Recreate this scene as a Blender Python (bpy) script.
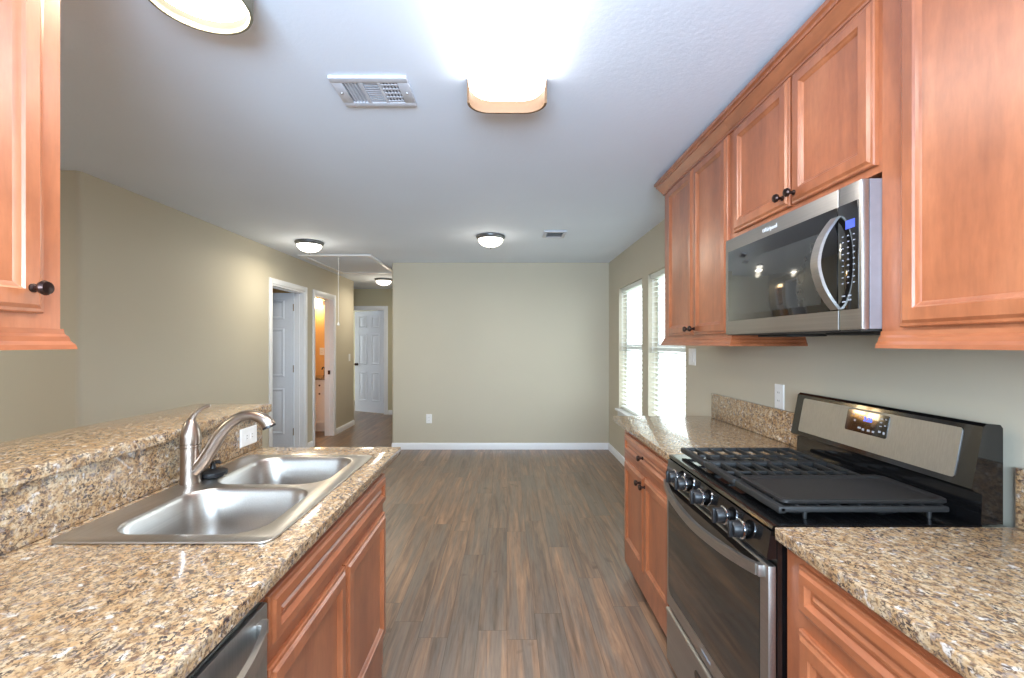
import bpy, bmesh, math, random
from mathutils import Vector, Matrix
PI = math.pi
random.seed(7)
S = bpy.context.scene
for o in list(bpy.data.objects): bpy.data.objects.remove(o)
C = S.collection

# ------------------------------------------------------------ camera, light, exposure
EYE = 1.39                      # camera height
HT = 2.44                       # ceiling height
cd = bpy.data.cameras.new('camera'); cam = bpy.data.objects.new('camera', cd); C.objects.link(cam)
cd.sensor_width = 36; cd.lens = 455 * 36 / 1024; cd.clip_start = .05
cd.shift_x = 5 / 1024; cd.shift_y = 4 / 1024
cam.location = (0, 0, EYE); cam.rotation_euler = (PI / 2, 0, 0)
S.camera = cam
W = bpy.data.worlds.new('sky'); S.world = W; W.use_nodes = True
bg = W.node_tree.nodes['Background']; bg.inputs[0].default_value = (.86, .93, 1, 1); bg.inputs[1].default_value = 4.5
S.view_settings.view_transform = 'Standard'; S.view_settings.look = 'None'
S.view_settings.gamma = 1; S.view_settings.use_curve_mapping = False
S.view_settings.exposure = 0.25
S.cycles.use_denoising = True
S.cycles.max_bounces = 10; S.cycles.diffuse_bounces = 6; S.cycles.sample_clamp_indirect = 6
FLUO, DOME, DRUM, BATH = 6.5, 4.0, 6.0, 24.0          # radiance of the lit lamp glasses

def bulb(loc, power, col, r=.09):
    l = bpy.data.lights.new('bulb', 'POINT'); l.energy = power; l.color = col; l.shadow_soft_size = r
    o = bpy.data.objects.new('bulb', l); o.location = loc; C.objects.link(o)
def area(name, loc, rot, sx, sy, power, col, portal=False):
    l = bpy.data.lights.new(name, 'AREA'); l.shape = 'RECTANGLE'; l.size = sx; l.size_y = sy
    l.energy = power; l.color = col
    if portal: l.cycles.is_portal = True
    o = bpy.data.objects.new(name, l); o.location = loc; o.rotation_euler = rot; C.objects.link(o)
    return o
# sky light at the two windows by the far wall, then added unseen fill lamps
area('daylight_and_fill', (1.62, 3.87, 1.35), (0, PI / 2 + .3, 0), 1.4, .86, 10, (.80, .91, 1))
area('daylight_and_fill', (1.62, 4.97, 1.35), (0, PI / 2 + .3, 0), 1.4, .86, 10, (.80, .91, 1))
area('daylight_and_fill', (-.15, -1.27, 1.62), (PI / 2 + .50, 0, 0), 1.5, .95, 165, (.58, .78, 1))  # fill lamp added behind the camera to brighten the right wall and ceiling

area('daylight_and_fill', (-4.66, 4.4, 1.4), (0, -PI / 2, 0), 1.2, .9, 5, (.80, .90, 1))        # fill lamp added to light the room behind the left doorway
# ------------------------------------------------------------ node helpers
def srgb(r, g, b):
    f = lambda c: (c / 255 / 12.92) if c / 255 <= .04045 else ((c / 255 + .055) / 1.055) ** 2.4
    return (f(r), f(g), f(b), 1)
class Mat:
    def __init__(s, name):
        s.m = bpy.data.materials.new(name); s.m.use_nodes = True
        s.t = s.m.node_tree; s.b = s.t.nodes['Principled BSDF']
    def n(s, kind, **kw):
        nd = s.t.nodes.new(kind)
        for k, v in kw.items():
            if k.startswith('i_'): nd.inputs[k[2:].replace('_', ' ')].default_value = v
            else: setattr(nd, k, v)
        return nd
    def l(s, a, b): s.t.links.new(a, b)
    def co(s, scale=(1, 1, 1), rot=(0, 0, 0)):
        tc = s.n('ShaderNodeTexCoord'); mp = s.n('ShaderNodeMapping')
        mp.inputs['Scale'].default_value = scale; mp.inputs['Rotation'].default_value = rot
        s.l(tc.outputs['Object'], mp.inputs['Vector']); return mp.outputs[0]
    def ramp(s, src, stops, interp='LINEAR'):
        r = s.n('ShaderNodeValToRGB'); cr = r.color_ramp; cr.interpolation = interp
        while len(cr.elements) < len(stops): cr.elements.new(.5)
        for e, (p, c) in zip(cr.elements, stops): e.position = p; e.color = c if len(c) == 4 else (*c, 1)
        s.l(src, r.inputs[0]); return r.outputs[0]
    def mix(s, fac, a, b, mode='MIX'):
        m = s.n('ShaderNodeMix', data_type='RGBA', blend_type=mode)
        for sock, v in ((m.inputs[0], fac), (m.inputs[6], a), (m.inputs[7], b)):
            if hasattr(v, 'node'): s.l(v, sock)
            else: sock.default_value = v
        return m.outputs[2]
    def bump(s, h, strength=.2, dist=.01):
        b = s.n('ShaderNodeBump'); b.inputs['Strength'].default_value = strength; b.inputs['Distance'].default_value = dist
        s.l(h, b.inputs['Height']); s.l(b.outputs[0], s.b.inputs['Normal'])
    def set(s, **kw):
        for k, v in kw.items(): s.b.inputs[k.replace('_', ' ')].default_value = v
        return s
def plain(name, col, rough=.5, metal=0, coat=0, spec=.5, noise=.04, scale=40):
    m = Mat(name); m.set(Roughness=rough, Metallic=metal, Coat_Weight=coat)
    m.b.inputs['Specular IOR Level'].default_value = spec
    nz = m.n('ShaderNodeTexNoise'); nz.inputs['Scale'].default_value = scale; m.l(m.co(), nz.inputs['Vector'])
    a = tuple(c * (1 - noise) for c in col[:3]); b = tuple(min(1, c * (1 + noise)) for c in col[:3])
    m.l(m.ramp(nz.outputs['Fac'], [(.3, a), (.7, b)]), m.b.inputs['Base Color'])
    return m.m
def emit(name, col, strength):
    m = Mat(name); m.set(Base_Color=(.9, .9, .88, 1), Roughness=.35, Emission_Color=(*col, 1), Emission_Strength=strength)
    return m.m
def paint(name, col, rough=.6, bstr=.08, bscale=180):
    m = Mat(name); m.set(Roughness=rough)
    m.b.inputs['Specular IOR Level'].default_value = .3
    nz = m.n('ShaderNodeTexNoise'); nz.inputs['Scale'].default_value = 1.3; m.l(m.co(), nz.inputs['Vector'])
    c = col[:3]
    m.l(m.ramp(nz.outputs['Fac'], [(.3, tuple(x * .985 for x in c)), (.7, tuple(min(1, x * 1.015) for x in c))]), m.b.inputs['Base Color'])
    n2 = m.n('ShaderNodeTexNoise'); n2.inputs['Scale'].default_value = bscale; n2.inputs['Detail'].default_value = 3
    m.l(m.co(), n2.inputs['Vector']); m.bump(n2.outputs['Fac'], bstr, .004)
    return m.m

def wood(name, dark, mid, light, axis='z', rough=.36):
    m = Mat(name); m.set(Roughness=rough, Coat_Weight=.7, Coat_Roughness=.28)
    sc = {'z': (6, 6, 1.3), 'y': (6, 1.3, 6), 'x': (1.3, 6, 6)}[axis]
    v = m.co(sc)
    a = m.n('ShaderNodeTexNoise'); a.inputs['Scale'].default_value = 1.6; a.inputs['Detail'].default_value = 5; a.inputs['Distortion'].default_value = .6
    m.l(v, a.inputs['Vector'])
    f = m.n('ShaderNodeTexNoise'); f.inputs['Scale'].default_value = 16; f.inputs['Detail'].default_value = 4
    m.l(v, f.inputs['Vector'])
    big = m.n('ShaderNodeTexNoise'); big.inputs['Scale'].default_value = 14; big.inputs['Detail'].default_value = 4
    m.l(m.co((1, 1, 1)), big.inputs['Vector'])
    c1 = m.ramp(a.outputs['Fac'], [(.22, dark), (.5, mid), (.78, light)])
    c2 = m.ramp(f.outputs['Fac'], [(.3, (.88, .86, .84)), (.62, (1, 1, 1))])
    c3 = m.ramp(big.outputs['Fac'], [(.3, (.84, .81, .78)), (.7, (1.0, 1.0, 1.0))])
    k = m.mix(1.0, c1, c2, 'MULTIPLY'); k = m.mix(1.0, k, c3, 'MULTIPLY')
    m.l(k, m.b.inputs['Base Color']); m.bump(f.outputs['Fac'], .04, .002)
    return m.m

def granite(name):
    m = Mat(name); m.set(Roughness=.25, Coat_Weight=.6, Coat_Roughness=.02); m.b.inputs['Specular IOR Level'].default_value = .25
    def nz(scale, det, vec, dist=0, rough=.55):
        t = m.n('ShaderNodeTexNoise'); t.inputs['Scale'].default_value = scale; t.inputs['Detail'].default_value = det
        t.inputs['Distortion'].default_value = dist; t.inputs['Roughness'].default_value = rough
        m.l(vec, t.inputs['Vector']); return t.outputs['Fac']
    v1 = m.co((1, .75, 1), (0, 0, .6)); v2 = m.co((.8, 1, 1), (.2, .3, 1.3)); v3 = m.co((1, 1, 1), (.5, .1, 2.2))
    base = m.ramp(nz(58, 5, v1, .4), [(.30, srgb(124, 96, 72)), (.42, srgb(166, 134, 98)), (.53, srgb(188, 160, 124)), (.66, srgb(198, 178, 150)), (.8, srgb(206, 198, 186))])
    base = m.mix(m.ramp(nz(34, 3, v3), [(.50, (0, 0, 0)), (.64, (.6, .6, .6))]), base, srgb(180, 140, 94))
    base = m.mix(m.ramp(nz(72, 4, v2, .3), [(.56, (0, 0, 0)), (.64, (.8, .8, .8))]), base, srgb(138, 126, 120))
    base = m.mix(m.ramp(nz(44, 2, v2), [(.62, (0, 0, 0)), (.70, (.8, .8, .8))]), base, srgb(216, 210, 202))
    spots = m.ramp(nz(150, 4, v1, .7, .6), [(.43, (1, 1, 1)), (.505, (0, 0, 0))])
    where = m.ramp(nz(30, 4, v3), [(.36, (1, 1, 1)), (.66, (.36, .36, .36))])
    base = m.mix(m.mix(1.0, spots, where, 'MULTIPLY'), base, srgb(64, 56, 55))
    brown = m.ramp(nz(120, 4, v2, .6), [(.34, (.9, .9, .9)), (.44, (0, 0, 0))])
    base = m.mix(brown, base, srgb(104, 78, 62))
    m.l(base, m.b.inputs['Base Color'])
    return m.m

def floor_mat():
    m = Mat('hickory_plank'); m.set(Roughness=.36, Coat_Weight=.2, Coat_Roughness=.3)
    PW, PL = .14, 1.22
    tc = m.n('ShaderNodeTexCoord'); sx = m.n('ShaderNodeSeparateXYZ'); m.l(tc.outputs['Object'], sx.inputs[0])
    def math_(op, a, b=0.0, c=None):
        nd = m.n('ShaderNodeMath', operation=op)
        for k, v in enumerate((a, b) if c is None else (a, b, c)):
            if hasattr(v, 'node'): m.l(v, nd.inputs[k])
            else: nd.inputs[k].default_value = v
        return nd.outputs[0]
    u = math_('DIVIDE', sx.outputs[0], PW); row = math_('FLOOR', u)
    w1 = m.n('ShaderNodeTexWhiteNoise', noise_dimensions='1D'); m.l(row, w1.inputs['W'])
    v = math_('ADD', math_('DIVIDE', sx.outputs[1], PL), math_('MULTIPLY', w1.outputs['Value'], 7.3)); col = math_('FLOOR', v)
    cb = m.n('ShaderNodeCombineXYZ'); m.l(row, cb.inputs[0]); m.l(col, cb.inputs[1])
    w2 = m.n('ShaderNodeTexWhiteNoise', noise_dimensions='3D'); m.l(cb.outputs[0], w2.inputs['Vector'])
    # distance to the plank's edges
    eu = math_('MULTIPLY', math_('SUBTRACT', .5, math_('ABSOLUTE', math_('SUBTRACT', math_('FRACT', u), .5))), PW)
    ev = math_('MULTIPLY', math_('SUBTRACT', .5, math_('ABSOLUTE', math_('SUBTRACT', math_('FRACT', v), .5))), PL)
    seam = m.ramp(math_('MULTIPLY', math_('MINIMUM', eu, ev), 100), [(.04, (.45, .42, .40)), (.16, (1, 1, 1))])
    off = m.n('ShaderNodeVectorMath', operation='MULTIPLY_ADD'); off.inputs[1].default_value = (17, 23, 11)
    m.l(w2.outputs['Color'], off.inputs[0]); m.l(tc.outputs['Object'], off.inputs[2])
    mp = m.n('ShaderNodeMapping'); mp.inputs['Scale'].default_value = (9, .55, 1); m.l(off.outputs[0], mp.inputs['Vector'])
    def nz(scale, det, vec, dist=0, rough=.55):
        t = m.n('ShaderNodeTexNoise'); t.inputs['Scale'].default_value = scale; t.inputs['Detail'].default_value = det
        t.inputs['Distortion'].default_value = dist; t.inputs['Roughness'].default_value = rough
        m.l(vec, t.inputs['Vector']); return t.outputs['Fac']
    grain = m.ramp(nz(2.2, 7, mp.outputs[0], 1.0, .62), [(.24, srgb(82, 67, 57)), (.42, srgb(120, 98, 82)), (.57, srgb(152, 123, 100)), (.76, srgb(182, 149, 121))])
    tint = m.ramp(w2.outputs['Value'], [(0, (.66, .66, .67)), (.3, (.92, .92, .93)), (.6, (1.04, .98, .92)), (1, (1.22, 1.10, 1.0))])
    c = m.mix(1.0, grain, tint, 'MULTIPLY')
    gray = m.ramp(nz(2.6, 3, mp.outputs[0]), [(.42, (0, 0, 0)), (.60, (.7, .7, .7))])
    c = m.mix(gray, c, srgb(122, 112, 102))
    fine = m.ramp(nz(12, 5, mp.outputs[0]), [(.32, (.78, .76, .75)), (.56, (1, 1, 1))])
    c = m.mix(1.0, c, fine, 'MULTIPLY')
    kn = m.ramp(nz(5.5, 2, off.outputs[0]), [(.70, (1, 1, 1)), (.76, (.55, .5, .46))])
    c = m.mix(1.0, c, kn, 'MULTIPLY'); c = m.mix(1.0, c, seam, 'MULTIPLY')
    m.l(c, m.b.inputs['Base Color'])
    m.bump(nz(12, 5, mp.outputs[0]), .06, .002)
    return m.m

def brushed(name, col, rough=.3, axis='y', metal=1.0):
    m = Mat(name); m.set(Roughness=rough, Metallic=metal)
    sc = {'y': (220, 2, 220), 'x': (2, 220, 220), 'z': (220, 220, 2)}[axis]
    nz = m.n('ShaderNodeTexNoise'); nz.inputs['Scale'].default_value = 1; nz.inputs['Detail'].default_value = 3; m.l(m.co(sc), nz.inputs['Vector'])
    m.l(m.ramp(nz.outputs['Fac'], [(.3, tuple(c * .93 for c in col[:3])), (.7, tuple(min(1, c * 1.05) for c in col[:3]))]), m.b.inputs['Base Color'])
    m.bump(nz.outputs['Fac'], .04, .001)
    return m.m
def lcd(name='blue_lcd', c=(.10, .15, 1), e=.7):
    m = Mat(name); m.set(Base_Color=(.02, .04, .2, 1), Roughness=.3, Emission_Color=(*c, 1), Emission_Strength=e); return m.m
def glass_pane():
    m = bpy.data.materials.new('window_glass'); m.use_nodes = True; t = m.node_tree
    t.nodes.remove(t.nodes['Principled BSDF'])
    tr = t.nodes.new('ShaderNodeBsdfTransparent'); tr.inputs[0].default_value = (.96, .98, .97, 1)
    gl = t.nodes.new('ShaderNodeBsdfGlossy'); gl.inputs['Roughness'].default_value = .02
    fr = t.nodes.new('ShaderNodeFresnel'); fr.inputs[0].default_value = 1.5
    mx = t.nodes.new('ShaderNodeMixShader')
    gm = t.nodes.new('ShaderNodeNewGeometry'); fb = t.nodes.new('ShaderNodeMath'); fb.operation = 'SUBTRACT'; fb.inputs[0].default_value = 1
    mu = t.nodes.new('ShaderNodeMath'); mu.operation = 'MULTIPLY'
    t.links.new(gm.outputs['Backfacing'], fb.inputs[1]); t.links.new(fr.outputs[0], mu.inputs[0]); t.links.new(fb.outputs[0], mu.inputs[1]); t.links.new(mu.outputs[0], mx.inputs[0]); t.links.new(tr.outputs[0], mx.inputs[1]); t.links.new(gl.outputs[0], mx.inputs[2])
    t.links.new(mx.outputs[0], t.nodes['Material Output'].inputs[0]); return m

def slat():
    m = Mat('white_blind_slat'); m.set(Base_Color=srgb(242, 243, 240), Roughness=.45)
    tl = m.n('ShaderNodeBsdfTranslucent'); tl.inputs[0].default_value = srgb(240, 240, 234)
    mx = m.n('ShaderNodeMixShader'); mx.inputs[0].default_value = .32
    m.l(m.b.outputs[0], mx.inputs[1]); m.l(tl.outputs[0], mx.inputs[2]); m.l(mx.outputs[0], m.t.nodes['Material Output'].inputs[0])
    return m.m
M = dict(
    wall=paint('beige_wall_paint', srgb(197, 189, 170)),
    hall=paint('hall_wall_paint', srgb(196, 188, 160)),
    ceil=paint('ceiling_paint', srgb(230, 239, 252), .75, .2, 60),
    trim=plain('white_trim_paint', srgb(236, 238, 242), .35, noise=.01),
    door=plain('white_door_paint', srgb(226, 231, 240), .38, noise=.015),
    floor=floor_mat(),
    granite=granite('speckled_tan_granite'),
    wood=wood('cherry_stained_maple', srgb(146, 82, 50), srgb(176, 104, 66), srgb(194, 122, 82)),
    woody=wood('cherry_stained_maple_rail', srgb(146, 82, 50), srgb(174, 102, 64), srgb(192, 120, 80), 'y'),
    woodx=wood('cherry_stained_maple_return', srgb(146, 82, 50), srgb(174, 102, 64), srgb(192, 120, 80), 'x'),
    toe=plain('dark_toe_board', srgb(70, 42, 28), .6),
    steel=brushed('brushed_stainless', srgb(178, 174, 169), .42),
    steelz=brushed('brushed_stainless_side', srgb(176, 176, 174), .40, 'z'),
    casegrey=plain('grey_painted_metal', srgb(132, 124, 127), .42, .3),
    sink=brushed('satin_sink_steel', srgb(192, 187, 181), .32, 'y'),
    nickel=plain('brushed_nickel', srgb(172, 158, 147), .30, 1.0, noise=.02),
    chrome=plain('polished_chrome', srgb(220, 222, 226), .1, 1.0, noise=.01),
    bronze=plain('oil_rubbed_bronze', srgb(62, 46, 42), .3, .85),
    blackgloss=plain('black_enamel', srgb(14, 14, 15), .12, 0, .5, noise=.05),
    blackglass=plain('black_oven_glass', srgb(20, 18, 17), .06, 0, .8, noise=.05),
    window=plain('tinted_microwave_window', srgb(52, 52, 50), .08, 0, .6, noise=.05),
    iron=plain('matte_cast_iron', srgb(34, 34, 34), .55, 0, 0, noise=.12, scale=120),
    griddle=plain('seasoned_griddle_iron', srgb(36, 34, 33), .5, 0, 0, noise=.1, scale=90),
    rubber=plain('black_rubber', srgb(26, 26, 28), .42),
    plastic=plain('white_plastic', srgb(238, 238, 236), .35, noise=.01),
    slot=plain('dark_slot', srgb(40, 38, 36), .6),
    alu=plain('aluminium_cap', srgb(190, 190, 190), .35, 1.0),
    vent=plain('white_vent_enamel', srgb(204, 207, 216), .4, noise=.01),
    ventdark=plain('vent_duct_shadow_grey', srgb(120, 122, 130), .7),
    blind=slat(),
    fluo=emit('lit_diffuser', (1, .975, .95), FLUO),
    dome=emit('lit_frosted_glass', (1, .93, .80), DOME), drumglass=emit('lit_drum_glass', (1, .92, .76), DRUM),
    drum=plain('pewter_drum', srgb(112, 108, 92), .5, 0),
    cap=plain('tan_end_cap', srgb(108, 82, 58), .5, noise=.02),
    lip=plain('antique_glass_lip', srgb(202, 196, 164), .5, noise=.02),
    ring=plain('pewter_ring', srgb(120, 122, 124), .35, .8),
    glass=glass_pane(),
    ledblue=lcd('blue_led_digits', (.0, .10, 1), 2.0),
    lcd=lcd(),
    mark=plain('pale_printed_mark', srgb(150, 156, 166), .5, noise=.01), logo=plain('silver_logo', srgb(212, 214, 218), .5, noise=.01),
    vanity=plain('white_vanity_paint', srgb(240, 236, 230), .4, noise=.01),
    mirror=plain('mirror_silver', srgb(232, 232, 230), .03, 1.0, noise=.005),
    warmglass=emit('lit_amber_shade', (1, .79, .46), BATH),
    bathwall=paint('ochre_bath_paint', srgb(226, 182, 122)),
    lawn=plain('pale_dry_lawn', srgb(176, 180, 150), .9, noise=.2, scale=6),
    fence=plain('cedar_fence', srgb(190, 176, 156), .8, noise=.15, scale=8),
)

# ------------------------------------------------------------ mesh helpers
class MB:
    """collects shapes in world coordinates; build() links them as one mesh object"""
    def __init__(s): s.bm = bmesh.new()
    def box(s, x0, x1, y0, y1, z0, z1, r=0, seg=2):
        x0, x1 = min(x0, x1), max(x0, x1); y0, y1 = min(y0, y1), max(y0, y1); z0, z1 = min(z0, z1), max(z0, z1)
        vs = [s.bm.verts.new(p) for p in [(x0, y0, z0), (x1, y0, z0), (x1, y1, z0), (x0, y1, z0), (x0, y0, z1), (x1, y0, z1), (x1, y1, z1), (x0, y1, z1)]]
        fs = [s.bm.faces.new([vs[i] for i in q]) for q in [(3, 2, 1, 0), (4, 5, 6, 7), (0, 1, 5, 4), (1, 2, 6, 5), (2, 3, 7, 6), (3, 0, 4, 7)]]
        if r:
            es = {e for f in fs for e in f.edges}
            bmesh.ops.bevel(s.bm, geom=list(es), offset=r, segments=seg, affect='EDGES', profile=.5, clamp_overlap=True)
        return s
    def loops(s, rings, cap0=True, cap1=True, closed=True):
        rv = [[s.bm.verts.new(p) for p in ring] for ring in rings]
        n = len(rv[0])
        for a, b in zip(rv, rv[1:]):
            for i in range(n if closed else n - 1):
                j = (i + 1) % n
                s.bm.faces.new((a[i], a[j], b[j], b[i]))
        if cap0 and n > 2: s.bm.faces.new(rv[0][::-1])
        if cap1 and n > 2: s.bm.faces.new(rv[-1])
        return s
    def panel(s, o, U, V, N, w, h, prof):
        """nested rectangles: prof = [(inset, height along N)...]"""
        o, U, V, N = map(Vector, (o, U, V, N))
        rings = []
        for i, d in prof:
            rings.append([o + U * a + V * b + N * d for a, b in ((i, i), (w - i, i), (w - i, h - i), (i, h - i))])
        return s.loops(rings)
    def prism(s, pts, axis, a0, a1):
        """extrude a 2D outline along an axis; pts in the remaining two axes in order"""
        def P(p, a): return {'x': (a, p[0], p[1]), 'y': (p[0], a, p[1]), 'z': (p[0], p[1], a)}[axis]
        return s.loops([[P(p, a0) for p in pts], [P(p, a1) for p in pts]])
    def lathe(s, prof, c=(0, 0, 0), axis='z', n=32, cap0=True, cap1=True):
        c = Vector(c); rings = []
        for r, h in prof:
            r = max(r, 1e-4)
            ring = []
            for k in range(n):
                a = 2 * PI * k / n; x, y = r * math.cos(a), r * math.sin(a)
                ring.append(c + Vector({'z': (x, y, h), 'x': (h, x, y), 'y': (y, h, x)}[axis]))
            rings.append(ring)
        return s.loops(rings, cap0, cap1)
    def tube(s, path, rad, n=14, sx=1, sy=1):
        """swept circle (or ellipse) along a path; rad may be a list"""
        P = [Vector(p) for p in path]; m = len(P)
        R = rad if isinstance(rad, (list, tuple)) else [rad] * m
        T = [(P[min(i + 1, m - 1)] - P[max(i - 1, 0)]).normalized() for i in range(m)]
        up = Vector((0, 0, 1)) if abs(T[0].z) < .9 else Vector((0, 1, 0))
        u = T[0].cross(up).normalized(); rings = []
        for i in range(m):
            u = (u - T[i] * u.dot(T[i])).normalized(); v = T[i].cross(u)
            rings.append([P[i] + u * (math.cos(2 * PI * k / n) * R[i] * sx) + v * (math.sin(2 * PI * k / n) * R[i] * sy) for k in range(n)])
        return s.loops(rings)
    def ribbon(s, path, half_a, half_b, A, B):
        """rectangular bar along a path; A, B fixed cross directions"""
        A, B = Vector(A), Vector(B)
        return s.loops([[Vector(p) + A * half_a * i + B * half_b * j for i, j in ((-1, -1), (1, -1), (1, 1), (-1, 1))] for p in path])
    def build(s, name, mat, parent=None, smooth=35, rot=None):
        bmesh.ops.recalc_face_normals(s.bm, faces=s.bm.faces)
        me = bpy.data.meshes.new(name); 
        if parent is not None:
            off = Vector(parent.get('_o', (0, 0, 0)))
            for v in s.bm.verts: v.co -= off
        s.bm.to_mesh(me); s.bm.free()
        me.materials.append(mat)
        if smooth:
            me.shade_smooth(); me.set_sharp_from_angle(angle=math.radians(smooth))
        o = bpy.data.objects.new(name, me); C.objects.link(o)
        if parent is not None:
            o.parent = parent; o['_o'] = tuple(parent.get('_o', (0, 0, 0)))
        return o
def tag(o, label, cat, group=None):
    o['label'] = label; o['category'] = cat
    if group: o['group'] = group
    return o
def thing(name, label, cat, loc=(0, 0, 0), group=None):
    o = bpy.data.objects.new(name, None); o.empty_display_size = .1; C.objects.link(o)
    o.location = loc; o['_o'] = tuple(loc); return tag(o, label, cat, group)
def struct(o):
    o['kind'] = 'structure'; return o
def sthing(name, loc=(0, 0, 0)):
    o = bpy.data.objects.new(name, None); o.empty_display_size = .1; C.objects.link(o)
    o.location = loc; o['_o'] = tuple(loc); o['kind'] = 'structure'; return o
def dup(root, loc, label, group=None):
    r = root.copy(); C.objects.link(r); r.location = loc; r['label'] = label
    if group: r['group'] = group
    for ch in list(root.children):
        c = ch.copy(); C.objects.link(c); c.parent = r
        for g in list(ch.children):
            d = g.copy(); C.objects.link(d); d.parent = c
    return r
def rrect(x0, x1, y0, y1, r, n=8):
    out = []
    for cx, cy, a0 in ((x1 - r, y1 - r, 0), (x0 + r, y1 - r, 90), (x0 + r, y0 + r, 180), (x1 - r, y0 + r, 270)):
        for k in range(n + 1):
            a = math.radians(a0 + 90 * k / n); out.append((cx + r * math.cos(a), cy + r * math.sin(a)))
    return out
def sheet(outlines, z0, z1, name, mat, parent=None, ease=.003):
    """flat plate with holes and eased edges"""
    cu = bpy.data.curves.new(name, 'CURVE'); cu.dimensions = '2D'; cu.fill_mode = 'BOTH'
    h = (z1 - z0) / 2; cu.extrude = h - ease; cu.bevel_depth = ease; cu.bevel_resolution = 2; cu.offset = -ease
    for pts in outlines:
        sp = cu.splines.new('POLY'); sp.points.add(len(pts) - 1); sp.use_cyclic_u = True
        for p, q in zip(sp.points, pts): p.co = (q[0], q[1], 0, 1)
    t = bpy.data.objects.new('t', cu); C.objects.link(t)
    dg = bpy.context.evaluated_depsgraph_get(); me = bpy.data.meshes.new_from_object(t.evaluated_get(dg))
    bpy.data.objects.remove(t); bpy.data.curves.remove(cu)
    b = MB(); b.bm.from_mesh(me); bpy.data.meshes.remove(me)
    for v in b.bm.verts: v.co.z += (z0 + z1) / 2
    bmesh.ops.remove_doubles(b.bm, verts=b.bm.verts, dist=1e-5)
    return b.build(name, mat, parent, 30)
def lettering(text, size, M4, name, mat, parent, depth=.0006, align='CENTER'):
    cu = bpy.data.curves.new(name, 'FONT'); cu.body = text; cu.size = size; cu.extrude = depth; cu.align_x = align; cu.align_y = 'CENTER'
    t = bpy.data.objects.new('t', cu); C.objects.link(t)
    dg = bpy.context.evaluated_depsgraph_get(); me = bpy.data.meshes.new_from_object(t.evaluated_get(dg))
    bpy.data.objects.remove(t); bpy.data.curves.remove(cu)
    b = MB(); b.bm.from_mesh(me); bpy.data.meshes.remove(me); b.bm.transform(M4)
    return b.build(name, mat, parent, 0)
def smooth_path(P, n=4):
    out = []
    for i in range(len(P) - 1):
        p0, p1, p2, p3 = [Vector(P[max(0, min(len(P) - 1, i + k))]) for k in (-1, 0, 1, 2)]
        for k in range(n):
            u = k / n; out.append(.5 * ((2 * p1) + (p2 - p0) * u + (2 * p0 - 5 * p1 + 4 * p2 - p3) * u * u + (3 * p1 - p0 - 3 * p2 + p3) * u ** 3))
    out.append(Vector(P[-1])); return out
def facing(N, U, V, o):
    return Matrix(((U[0], V[0], N[0], o[0]), (U[1], V[1], N[1], o[1]), (U[2], V[2], N[2], o[2]), (0, 0, 0, 1)))
Z = (0, 0, 1)

# ------------------------------------------------------------ the room
XR, XL, YF, YB = 1.335, -2.605, 5.95, 8.85
XH = -1.504                     # hall side corner of the far wall
def slab(name, mat, *boxes, bev=None):
    b = MB()
    for q in boxes: b.box(*q)
    return struct(b.build(name, mat, smooth=0))
slab('floor', M['floor'], (-5.6, 1.5, -1.35, 11.2, -.1, 0))
slab('ceiling', M['ceil'], (-5.6, 1.5, -1.35, 11.2, HT, HT + .1))
# right wall with two window openings
W1, W2, WZ0, WZ1 = (4.50, 5.42), (3.40, 4.30), .60, 2.035
slab('wall_right', M['wall'], (XR, XR + .15, -1.35, W2[0], 0, HT), (XR, XR + .15, W2[1], W1[0], 0, HT), (XR, XR + .15, W1[1], 6.2, 0, HT),
     (XR, XR + .15, W2[0], W2[1], 0, WZ0), (XR, XR + .15, W1[0], W1[1], 0, WZ0), (XR, XR + .15, W2[0], W2[1], WZ1, HT), (XR, XR + .15, W1[0], W1[1], WZ1, HT))
def bull(x, y, r, qx, qy, n=8):   # rounded outside corner, quadrant signs point into the wall
    pts = [(x + qx * r - qx * r * math.cos(PI / 2 * k / n), y + qy * r - qy * r * math.sin(PI / 2 * k / n)) for k in range(n + 1)]
    return pts
def wall_prism(name, mat, pts):
    return struct(MB().prism(pts, 'z', 0, HT).build(name, mat, smooth=40))
# far wall turns the rounded corner into the hall
wall_prism('wall_far', M['wall'], bull(XH, YF, .022, 1, 1)[::-1] + [(XH, YB + .1), (XH + .12, YB + .1), (XH + .12, YF + .12), (XR + .15, YF + .12), (XR + .15, YF)][::1])
# left wall with two door openings, and its rounded end
D1, D2, DZ = (5.03, 5.85), (6.15, 6.84), 2.05
b = MB()
b.prism(bull(XL, 2.77, .03, -1, 1) + [(-4.7, 2.77), (-4.7, 2.89), (XL - .12, 2.89), (XL - .12, D1[0]), (XL, D1[0])][::1], 'z', 0, HT)
b.box(XL - .12, XL, D1[0], D1[1], DZ, HT); b.box(XL - .12, XL, D1[1], D2[0], 0, HT); b.box(XL - .12, XL, D2[0], D2[1], DZ, HT)
b.prism(bull(XL, 7.75, .022, -1, -1) + [(-5.5, 7.75), (-5.5, 7.63), (XL - .12, 7.63), (XL - .12, D2[1]), (XL, D2[1])], 'z', 0, HT)
struct(b.build('wall_left', M['wall'], smooth=40))
D3 = (-3.17, -2.375)
slab('wall_hall', M['hall'], (-5.5, D3[0], YB, YB + .12, 0, HT), (D3[1], XH + .12, YB, YB + .12, 0, HT), (D3[0], D3[1], YB, YB + .12, DZ, HT), (-5.5, -4.1, 7.75, YB, 0, HT))
slab('wall_bedroom', M['hall'], (-5.5, 1.5, 11.0, 11.2, 0, HT))
slab('wall_bath', M['bathwall'], (-4.7, XL - .12, 5.95, 6.03, 0, HT), (-4.7, XL - .13, 7.60, 7.63, 0, HT), (-4.7, -4.6, 6.03, 7.6, 0, HT))
slab('wall_study', M['wall'], (-4.8, -4.7, 2.89, 5.95, 0, HT))
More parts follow.
